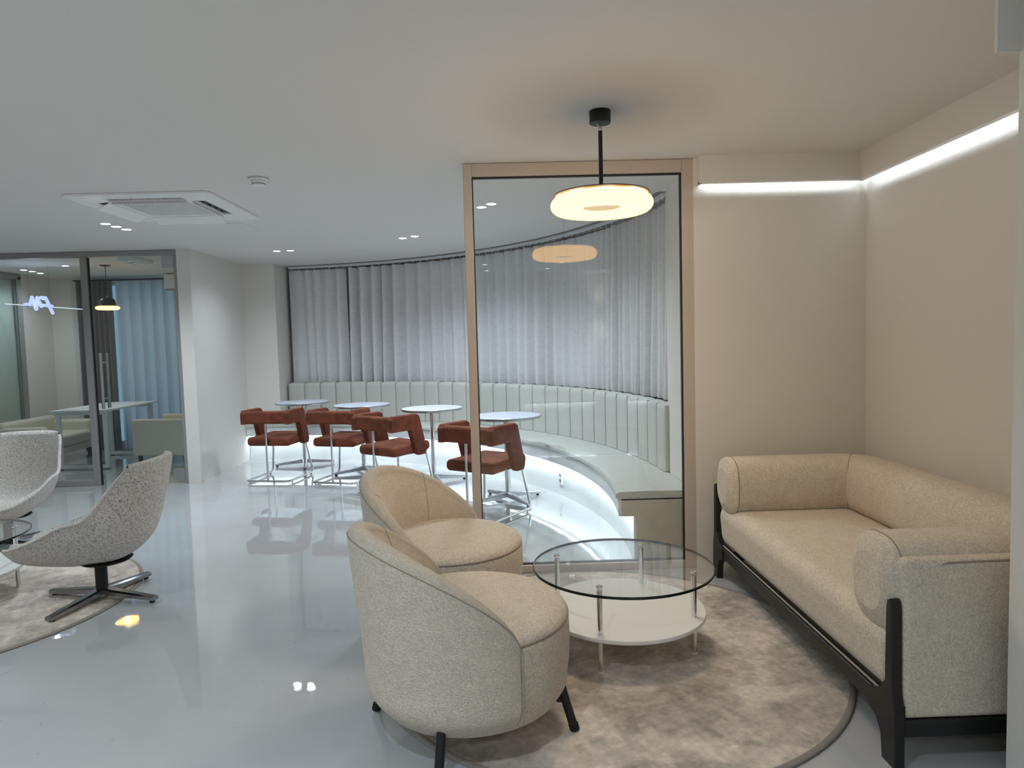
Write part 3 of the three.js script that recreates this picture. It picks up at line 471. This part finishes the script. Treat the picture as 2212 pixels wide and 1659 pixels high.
// ---------------------------------------------------------------- grey swivel lounge chairs (front is local -x)
let swivel0;
function swivelChair() {
  const t = thing('swivel_chair', 'light grey felt swivel lounge chair seen from its back, chrome star base', 'armchair', [-2.25, 0.010, -3.775], 0, 'grey swivel lounge chairs');
  // centre line of the shell: s -> x, y of the inner and outer faces; half width and side lift
  const tab = [ // s, xin, yin, xout, yout, halfw, lift, fwd
    [0.00, -0.410, 0.315, -0.415, 0.262, 0.150, 0.030, 0.0],
    [0.12, -0.335, 0.290, -0.340, 0.228, 0.225, 0.075, 0.0],
    [0.30, -0.180, 0.272, -0.175, 0.205, 0.285, 0.150, 0.0],
    [0.47, -0.020, 0.275, -0.005, 0.205, 0.310, 0.215, -0.02],
    [0.60, 0.110, 0.330, 0.155, 0.240, 0.316, 0.185, -0.06],
    [0.72, 0.185, 0.445, 0.272, 0.345, 0.306, 0.105, -0.09],
    [0.86, 0.255, 0.600, 0.340, 0.560, 0.280, 0.030, -0.09],
    [0.96, 0.305, 0.722, 0.378, 0.735, 0.255, 0.002, -0.065],
    [1.00, 0.322, 0.765, 0.378, 0.780, 0.238, -0.004, -0.05],
  ];
  const at = (s, w, side) => { const [xi, yi, xo, yo, hw, lift, fwd] = curveAt(tab, s), e = Math.pow(Math.abs(w), 2.3), merge = Math.pow(Math.abs(w), 5); let x = side ? lerp(xi, xo, 1 - merge * 0.72) : xi, y = side ? lerp(yi, yo, 1 - merge * 0.72) : yi; return [x + fwd * e, y + lift * e, hw * w, s * 1.15, w * hw + (side ? 1 : 0)]; };
  const ns = 48, nw = 32, W = u => lerp(-1, 1, u);
  const inner = surf(nw, ns, (u, v) => at(v, W(u), 0), true), outer = surf(nw, ns, (u, v) => at(v, W(u), 1));
  const rim = []; for (const sd of [-1, 1]) rim.push(surf(6, ns, (u, v) => { const a = at(v, sd, 0), b = at(v, sd, 1), p = a.map((q, k) => lerp(q, b[k], u)), n = Math.sin(Math.PI * u) * 0.014; p[2] += sd * n; p[3] = v * 1.15; p[4] = u * 0.04; return p; }, sd < 0));
  for (const e of [0, 1]) rim.push(surf(nw, 6, (u, v) => { const a = at(e, W(u), 0), b = at(e, W(u), 1), p = a.map((q, k) => lerp(q, b[k], v)), n = Math.sin(Math.PI * v) * 0.016; if (e) { p[1] += n; } else p[0] -= n; p[3] = W(u) * 0.3; p[4] = v * 0.04; return p; }, e === 0));
  mesh('shell', [inner, outer, ...rim], M.melton, t);
  const cu = (u, v, top) => { const s = lerp(0.03, 0.56, v), w = W(u) * lerp(0.80, 0.72, v), p = at(s, w, 0), edge = Math.min(1, 6 * (1 - Math.abs(W(u))), 10 * v, 8 * (1 - v)); p[1] += top ? 0.004 + 0.045 * Math.sqrt(clamp(edge)) : -0.002; return p; };
  mesh('seat_cushion', [surf(28, 28, (u, v) => cu(u, v, 1), true)], M.melton, t);
  mesh('seat_plate', lathe([[0, 0.205], [0.12, 0.21], [0.135, 0.222], [0, 0.235]], 32).translate(0.03, 0, 0), M.blackSoft, t);
  mesh('column', cyl(0.031, 0.031, 0.055, 0.185, 24), M.blackSoft, t);
  mesh('gas_spring', cyl(0.014, 0.014, 0.185, 0.21, 20), M.chrome, t);
  mesh('hub', lathe([[0, 0.03], [0.03, 0.03], [0.036, 0.05], [0.03, 0.066], [0, 0.068]], 24), M.polished, t);
  for (let k = 0; k < 4; k++) { const a = -0.325 + k * Math.PI / 2, f = mesh('foot', flatProng(0.345, 0.032, 0.064, 0.068, 0.042, 0.010).rotateY(a), M.polished, t); mesh('glide', cyl(0.014, 0.014, -0.004, 0.014, 12).translate(0.322 * Math.cos(a), 0, -0.322 * Math.sin(a)), M.rubber, f); }
  return t;
}
swivel0 = swivelChair();
swivel0.rotation.y = 0.08;
copy(swivel0, 'light grey felt swivel lounge chair facing the camera, cut by the left picture edge', [-3.53, 0.010, -4.86], Math.PI / 2 + 0.12);
// ---------------------------------------------------------------- ring pendant over the coffee table
{
  const t = thing('ring_pendant', 'glowing ring-shaped pendant lamp hanging on a black rod', 'pendant lamp', [0.483, 0, -3.132]);
  mesh('canopy', lathe([[0, 2.345], [0.046, 2.345], [0.048, 2.348], [0.048, 2.3995], [0, 2.3995]], 48), M.black, t);
  mesh('hook', [cyl(0.006, 0.006, 2.325, 2.346, 10), tr(new THREE.TorusGeometry(0.007, 0.0022, 6, 16), 0, 2.319, 0)], M.steel, t);
  mesh('wire', tube([[-0.012, 2.346, 0], [-0.009, 2.33, 0.002], [-0.002, 2.312, 0]], 0.002, 6, 16), M.white, t);
  mesh('rod', cyl(0.0095, 0.0095, 2.04, 2.312, 16), M.black, t);
  const top = []; for (let k = 0; k <= 14; k++) { const r = 0.215 * k / 14; top.push([r, 2.043 - 0.012 * Math.pow(r / 0.215, 4)]); }
  mesh('top_plate', lathe([[0, 2.034], [0.205, 2.022], [0.2155, 2.027], ...top.reverse()], 72), S([62, 46, 40], 0.5), t);
  const pr = [[0.2, 2.020]]; for (let k = 0; k <= 12; k++) { const a = Math.PI * (0.5 - k / 12); pr.push([0.190 + 0.041 * Math.cos(a), 1.984 + 0.037 * Math.sin(a)]); }
  for (let k = 1; k <= 10; k++) { const q = k / 10; pr.push([lerp(0.190, 0.085, q), 1.947 + 0.026 * smooth(q)]); } 
  mesh('diffuser', lathe(pr, 80), M.ring, t); mesh('center_dish', lathe([[0.0855, 1.973], [0.05, 1.977], [0, 1.978]], 48), M.dish, t);
  for (let k = 0; k < 8; k++) { const q = k * Math.PI / 4, l = new THREE.PointLight(WARM, RING / 8); l.position.set(0.483 + 0.185 * Math.cos(q), 1.998, -3.132 + 0.185 * Math.sin(q)); l.castShadow = true; l.shadow.radius = 0.7; scene.add(l); }
  const dn = new THREE.SpotLight(WARM, 1.0, 0, 1.3, 0.6); dn.position.set(0.483, 1.9755, -3.132); dn.target.position.set(0.483, 0, -3.132); dn.castShadow = true; dn.shadow.radius = 0.15; scene.add(dn, dn.target);
}
// ---------------------------------------------------------------- downlights
function downlight(label, x, z, I = SPOT, group = 'recessed ceiling downlights') {
  const t = thing('downlight', label, 'downlight', [x, H, z], 0, group);
  mesh('trim', lathe([[0.036, -0.001], [0.036, -0.004], [0.045, -0.003], [0.047, 0.0]], 32), M.white, t);
  mesh('lens', tr(new THREE.CylinderGeometry(0.036, 0.036, 0.003, 32), 0, -0.0018, 0), M.lens, t);
  const s = new THREE.SpotLight(COOL, I, 0, 1.3, 0.8); s.position.set(x, H - 0.012, z); s.target.position.set(x, 0, z); s.castShadow = true; s.shadow.radius = 1.8; scene.add(s, s.target);
}
const DL = [
  ['leftmost of three downlights in a row beyond the ceiling cassette', -3.106, -5.572], ['middle one of three downlights in a row beyond the ceiling cassette', -3.096, -5.706], ['rightmost of three downlights in a row beyond the ceiling cassette', -3.088, -5.845],
  ['left downlight of the pair nearest the white pier', -2.327, -7.366], ['right downlight of the pair nearest the white pier', -2.182, -7.356],
  ['left downlight of the pair above the third bistro table', -0.899, -6.686], ['right downlight of the pair above the third bistro table', -0.771, -6.59],
  ['left downlight of the pair seen through the partition glass', -0.103, -5.256], ['right downlight of the pair seen through the partition glass', -0.028, -5.142],
  ['downlight above the office desk, alone near the mullion', -5.05, -8.17], ['left downlight of the row of three inside the office', -5.74, -8.47], ['middle downlight of the row of three inside the office', -5.75, -8.64], ['right downlight of the row of three inside the office', -5.79, -8.85],
];
for (const [l, x, z] of DL) downlight(l, x, z, x < -4 ? SPOT * 0.18 : z < -7 ? BAYSPOT * 0.4 : z < -6 || x > -1 ? BAYSPOT : SPOT);
for (const [x, z] of [[-0.16, 1.1], [-0.15, 1.9], [0.72, 1.8], [0.86, 1.1], [0.86, 0.6], [-0.6, -0.7], [-2.2, -0.7], [-2.2, 1.1], [-4.2, -0.7], [-4.2, 1.1], [-4.2, -2.4], [-3.0, -2.1]]) downlight('round downlight out of view, in a set of mirrored lamps and added fill lamps', x, z, x > 0.5 ? REARSPOT * 0.12 : REARSPOT, 'downlights outside the picture');  // a few read from glass reflections, the rest unseen fill lamps added
// ---------------------------------------------------------------- ceiling cassette, smoke detector, access panel
{
  const t = thing('ceiling_cassette', 'white four-way air conditioning cassette with open flaps in the ceiling', 'air conditioner', [-2.322, H, -4.982]);
  const W = 0.475, a = 0.36, b = 0.285, m = 0.262;                        // half panel, slot outer, slot inner, slot half length
  const sh0 = new THREE.Shape([[-W + 0.03, -W], [W - 0.03, -W], [W, -W + 0.03], [W, W - 0.03], [W - 0.03, W], [-W + 0.03, W], [-W, W - 0.03], [-W, -W + 0.03]].map(p => new THREE.Vector2(...p)));
  const hole = pts => sh0.holes.push(new THREE.Path(pts.map(p => new THREE.Vector2(...p))));
  for (let k = 0; k < 4; k++) { const c = Math.round(Math.cos(k * Math.PI / 2)), s = Math.round(Math.sin(k * Math.PI / 2)); hole([[-m, b], [m, b], [m - 0.02, a], [-m + 0.02, a]].map(([x, y]) => [x * c - y * s, x * s + y * c])); }
  hole([[-0.235, -0.235], [0.235, -0.235], [0.235, 0.235], [-0.235, 0.235]]);
  const fp = buv(new THREE.ExtrudeGeometry(sh0, { depth: 0.010, bevelEnabled: true, bevelSize: 0.003, bevelThickness: 0.003, bevelSegments: 2 }).rotateX(Math.PI / 2)); fp.translate(0, -0.0035, 0);
  mesh('panel', fp, M.plastic, t);
  const gr = []; const n = 17; for (let k = 0; k <= n; k++) { const p = -0.235 + 0.47 * k / n; gr.push(bx(-0.235, 0.235, -0.0160, -0.0142, p - 0.0055, p + 0.0055), bx(p - 0.005, p + 0.005, -0.0158, -0.0143, -0.235, 0.235)); }
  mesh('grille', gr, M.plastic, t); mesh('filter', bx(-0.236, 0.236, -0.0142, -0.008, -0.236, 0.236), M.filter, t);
  mesh('body', [bx(-0.27, 0.27, 0.001, 0.10, -0.27, 0.27)], M.vent, t);
  const Q4 = [0, Math.PI / 2, Math.PI, -Math.PI / 2];                     // near (+z), right (+x), far, left
  Q4.forEach((q, k) => {
    mesh('vane_row', [...Array(5)].map((_, i) => bx(-0.22 + i * 0.11 - 0.002, -0.22 + i * 0.11 + 0.002, -0.008, 0.012, b + 0.01, a - 0.01)).map(g => g.rotateY(q)), M.grille, t);
    const open = k > 1, g = rb(-m + 0.01, m - 0.01, -0.004, 0.004, 0, open ? 0.095 : 0.02, 0.003);
    g.rotateX(open ? 0.45 : 1.2); g.translate(0, -0.018, b - (open ? 0.004 : 0.012)); mesh('flap', g.rotateY(q), M.plastic, t);
  });
  const s = thing('smoke_detector', 'white smoke detector on the ceiling right of the cassette', 'smoke detector', [-1.422, H, -4.216]);
  mesh('base', lathe([[0, -0.018], [0.054, -0.018], [0.058, -0.014], [0.058, 0], [0, 0]], 40), M.plastic, s);
  mesh('head', lathe([[0, -0.048], [0.030, -0.047], [0.038, -0.042], [0.04, -0.030], [0.047, -0.026], [0.048, -0.018], [0, -0.018]], 40), M.white, s);
  mesh('sensor_slots', lathe([[0.0385, -0.040], [0.0405, -0.037], [0.0405, -0.033], [0.0385, -0.031]], 40), M.grille, s);
  single('access_panel', bx(-2.50, -2.05, H - 0.003, H - 0.0002, -6.115, -5.67), M.ceiling, 'flush square access panel in the ceiling beyond the cassette', 'access panel');
}
// ---------------------------------------------------------------- office behind the glass
{
  const d = thing('desk', 'white office desk with square tube legs behind the glass', 'desk', [-4.93, 0, -8.62]);
  mesh('desktop', rb(-0.33, 0.33, 0.685, 0.708, -0.6, 0.6, 0.004), M.deskWhite, d);
  for (const z of [-0.53, 0.53]) { const q = 0.02; mesh('leg_frame', [bx(-0.29, -0.29 + 2 * q, 0.012, 0.685, z - q, z + q), bx(0.29 - 2 * q, 0.29, 0.012, 0.685, z - q, z + q), bx(-0.25, 0.25, 0.012, 0.05, z - q, z + q), bx(-0.25, 0.25, 0.647, 0.685, z - q, z + q)], M.deskWhite, d); for (const x of [-0.27, 0.27]) mesh('glide', cyl(0.018, 0.018, 0, 0.012, 12, x, z), M.rubber, d); }
  mesh('beam', bx(-0.02, 0.02, 0.645, 0.685, -0.51, 0.51), M.deskWhite, d);
  single('notepad', rb(-5.16, -4.98, 0.708, 0.716, -8.24, -8.09, 0.002), M.white, 'small white pad lying on the office desk', 'notepad');
  const o = thing('office_sofa', 'beige low sofa behind the office glass at left', 'sofa', [-5.76, 0, -8.72], Math.PI / 2);
  mesh('seat', rb(-0.5, 0.5, 0.20, 0.36, -0.24, 0.30, 0.05, 4), M.beige, o); mesh('base', rb(-0.49, 0.49, 0.12, 0.20, -0.24, 0.28, 0.01), M.beige, o);
  mesh('backrest', rb(-0.5, 0.5, 0.2, 0.56, -0.31, -0.17, 0.06, 4), M.beige, o); mesh('arm', rb(0.4, 0.52, 0.15, 0.50, -0.32, 0.3, 0.05, 4), M.beige, o); mesh('arm', rb(-0.52, -0.4, 0.15, 0.50, -0.32, 0.3, 0.05, 4), M.beige, o);
  for (const x of [-0.45, 0.45]) for (const z of [-0.3, 0.25]) mesh('leg', bx(x - 0.018, x + 0.018, 0, 0.12, z - 0.018, z + 0.018), M.black, o);
  const c = thing('office_armchair', 'pale beige boxy armchair behind the office door glass', 'armchair', [-4.02, 0, -8.52], -0.12);
  mesh('side_panel', rb(-0.38, 0.36, 0.12, 0.56, 0.26, 0.34, 0.02), M.beige, c); mesh('side_panel', rb(-0.38, 0.36, 0.12, 0.56, -0.34, -0.26, 0.02), M.beige, c);
  mesh('backrest', rb(0.24, 0.36, 0.12, 0.66, -0.28, 0.28, 0.03), M.beige, c); mesh('seat', rb(-0.38, 0.26, 0.14, 0.40, -0.26, 0.26, 0.04), M.beige, c);
  for (const x of [-0.32, 0.3]) for (const z of [-0.28, 0.28]) mesh('leg', bx(x - 0.018, x + 0.018, 0, 0.12, z - 0.018, z + 0.018), M.black, c);
  // pendant
  const p = thing('dome_pendant', 'black dome pendant with glowing warm ring inside the office', 'pendant lamp', [-4.62, 0, -8.22]);
  mesh('canopy', lathe([[0, 2.382], [0.02, 2.384], [0.06, 2.394], [0.062, 2.3995], [0, 2.3995]], 32), M.black, p);
  mesh('cord', cyl(0.004, 0.004, 2.02, 2.384, 8), M.black, p);
  mesh('shade', lathe([[0.09, 1.912], [0.09, 1.945], [0.086, 1.975], [0.074, 2.0], [0.052, 2.017], [0.026, 2.025], [0, 2.027], [0, 2.015], [0.07, 1.99], [0.084, 1.95], [0.086, 1.912]], 40), M.black, p);
  mesh('cord_grip', cyl(0.009, 0.006, 2.025, 2.045, 12), M.steel, p);
  const rg = []; for (let k = 0; k <= 16; k++) { const a = k / 16 * Math.PI * 2; rg.push([0.100 + 0.028 * Math.cos(a), 1.898 + 0.021 * Math.sin(a)]); }
  mesh('diffuser', [lathe(rg, 48), lathe([[0, 1.888], [0.09, 1.888]], 32)], M.ring, p);
  const pl = new THREE.PointLight(WARM, 0.9); pl.position.set(-4.62, 1.90, -8.22); pl.castShadow = true; pl.shadow.radius = 0.8; scene.add(pl);
  // window curtains
  const fold = (x0, x1, z, y0, y1, n, amp, wide) => surf(n * 10, 1, (u, v) => { const f = u * n % 1, s = wide ? Math.exp(-Math.pow((f - 0.5) / 0.10, 2)) : 0.5 - 0.5 * Math.cos(2 * Math.PI * f); return [lerp(x0, x1, u), lerp(y0, y1, v), z + amp * s, u * (x1 - x0), v * 2.3]; });
  single('sheer_curtain', [fold(-5.22, -3.42, -9.50, 0.03, 2.34, 12, 0.09, true)].map(g => g)[0], M.sheer, 'white sheer curtain glowing blue across the office window', 'curtain');
  single('grey_drape', fold(-5.72, -5.24, -9.46, 0.03, 2.34, 7, 0.07, false), M.greyDrape, 'dark grey pleated drape beside the office sheer curtain', 'curtain');
  single('curtain_rail', bx(-5.75, -3.3, 2.345, 2.36, -9.49, -9.43), M.trackDark, 'dark curtain rail over the office window', 'curtain rail');
  const ac = thing('wall_air_conditioner', 'white wall unit above the office sheer curtain at right', 'air conditioner', [-4.06, 2.25, -9.30]);
  mesh('body', rb(-0.36, 0.36, -0.06, 0.14, -0.1, 0.1, 0.02), M.plastic, ac); mesh('flap', rb(-0.34, 0.34, -0.072, -0.060, -0.02, 0.1, 0.004), M.grille, ac);
  // ceiling detector box
  const bxd = thing('ceiling_speaker_box', 'white square box with dark perforations on the office ceiling', 'ceiling box', [-4.0, H, -7.72]);
  mesh('housing', rb(-0.10, 0.10, -0.05, -0.0005, -0.2, 0.2, 0.008), M.plastic, bxd);
  const dots = []; for (let k = 0; k < 14; k++) { const s = k % 2 ? 1 : -1; dots.push(bx(s * 0.06 - 0.008, s * 0.06 + 0.008, -0.0515, -0.049, -0.17 + k * 0.024, -0.155 + k * 0.024)); }
  mesh('perforations', dots, M.dark, bxd); mesh('sensor', tr(new THREE.TorusGeometry(0.025, 0.003, 6, 24).rotateX(Math.PI / 2), 0, -0.051, 0.08), M.grille, bxd);
  // mirrored LED line, built as an added glowing profile; lit letter sign hanging on the inner glass screen
  const ll = thing('mirrored_led_line', 'thin glowing line added in place of an LED strip mirrored in the office glass', 'mirrored line', [0, 0, 0]);
  mesh('profile', tube([[-6.08, 2.005, -8.6], [-5.118, 1.912, -8.6]], 0.006, 6, 4), M.white, ll); mesh('diffuser', tube([[-6.08, 2.005, -8.592], [-5.118, 1.912, -8.592]], 0.0045, 8, 4), M.mirroredLed, ll);
  const sg = thing('letter_sign', 'lit lavender letter sign reading FM backwards behind the office glass', 'sign', [-5.28, 1.955, -8.0]);
  const sx = 0.0053, sy = 0.0053, str = (pts) => tube(pts.map(([x, y]) => [x * sx, y * sy, 0]), 0.0185, 10, pts.length * 14, false, 0.06);
  // strokes in picture pixels relative to the sign centre
  mesh('letter_m', [str([[-28, -1], [-18, -1], [-13, 14], [-6, -12], [-2, 13], [6, -6]])].concat([[-28, -1], [-13, 14], [-6, -12], [-2, 13], [6, -6]].map(([x, y]) => tr(new THREE.SphereGeometry(0.0185, 12, 8), x * sx, y * sy, 0))), M.neon, sg);
  mesh('letter_f', [str([[6, 13], [16, 12], [29, -21]]), str([[10, -4], [28, -6]])].concat([[6, 13], [16, 12], [29, -21], [10, -4], [28, -6]].map(([x, y]) => tr(new THREE.SphereGeometry(0.0185, 12, 8), x * sx, y * sy, 0))), M.neon, sg);
  mesh('letter_backs', [[[-28, -1], [-18, -1], [-13, 14], [-6, -12], [-2, 13], [6, -6]], [[6, 13], [16, 12], [29, -21]], [[10, -4], [28, -6]]].map(p => tube(p.map(([x, y]) => [x * sx - 0.012, y * sy - 0.01, -0.03]), 0.017, 8, p.length * 12, false, 0.06)), M.neonSide, sg);
  for (const x of [-0.12, 0.12]) mesh('hanger', cyl(0.0015, 0.0015, 0.0, 2.3995 - 1.955, 6, x, -0.02), M.steel, sg);
  const nl = new THREE.PointLight(new THREE.Color().setRGB(0.6, 0.68, 1), 0.25); nl.position.set(-5.28, 1.955, -7.93); nl.castShadow = true; scene.add(nl);
  const gs = thing('inner_glass_screen', 'grey framed inner glass screen at the left side of the office', 'partition', [-6.12, 0, -8.5]);
  mesh('post', bx(-0.03, 0.03, 0, 2.36, -0.42, -0.36), M.frameGrey, gs); mesh('top_rail', bx(-0.03, 0.03, 2.33, H - 0.001, -0.42, 1.3), M.frameGrey, gs); mesh('pane', bx(-0.004, 0.004, 0, 2.33, -0.36, 1.3), M.officeGlass, gs);
}
// ---------------------------------------------------------------- behind the viewpoint: door and sconce that the partition mirrors
{
  const d = thing('panel_door', 'plain grey door in the rear wall', 'door', [-0.22, 0, 2.59]);
  mesh('leaf', rb(-0.45, 0.45, 0.005, 2.05, -0.03, 0.0, 0.004), M.door, d); mesh('frame', [bx(-0.5, -0.45, 0, 2.1, -0.035, 0), bx(0.45, 0.5, 0, 2.1, -0.035, 0), bx(-0.5, 0.5, 2.05, 2.1, -0.035, 0)], M.frame, d); mesh('knob', new THREE.SphereGeometry(0.028, 16, 12).translate(0.38, 1.0, -0.07), M.steel, d);
  [[0.33, 1.49, 'long white floating bench lit from beneath at the rear wall'], [1.9, 2.3, 'short white floating bench lit from beneath at the rear wall']].forEach(([x0, x1, l]) => {
    const b = thing('floating_bench', l, 'bench', [(x0 + x1) / 2, 0, 2.6]), w = (x1 - x0) / 2;
    mesh('seat', rb(-w, w, 0.42, 0.47, -0.36, -0.001, 0.006), M.white, b); mesh('plinth', bx(-w + 0.03, w - 0.03, 0, 0.42, -0.22, -0.001), M.white, b); mesh('led_strip', bx(-w + 0.02, w - 0.02, 0.412, 0.42, -0.25, -0.235), M.led, b);
    ledRect((x0 + x1) / 2, 0.408, 2.6 - 0.245, 2 * w - 0.06, 0.012, [0, -1, -0.15], [1, 0, 0], LEDBENCH * 0.6);
  });
  const s = thing('wall_sconce', 'steel up and down wall sconce on the rear wall', 'wall lamp', [1.56, 1.80, 2.54]);
  mesh('body', cyl(0.035, 0.035, -0.06, 0.06, 20), M.steel, s); mesh('mount', bx(-0.02, 0.02, -0.02, 0.02, 0.0, 0.06), M.steel, s); mesh('lens', [cyl(0.03, 0.03, 0.06, 0.063, 20), cyl(0.03, 0.03, -0.063, -0.06, 20)], M.ring, s);
  for (const q of [1, -1]) { const l = new THREE.SpotLight(WARM, 1.2, 0, 0.8, 0.8); l.position.set(1.56, 1.80 + q * 0.075, 2.54); l.target.position.set(1.56, 1.80 + q, 2.54); l.castShadow = true; scene.add(l, l.target); }
}
renderer.render(scene, camera);
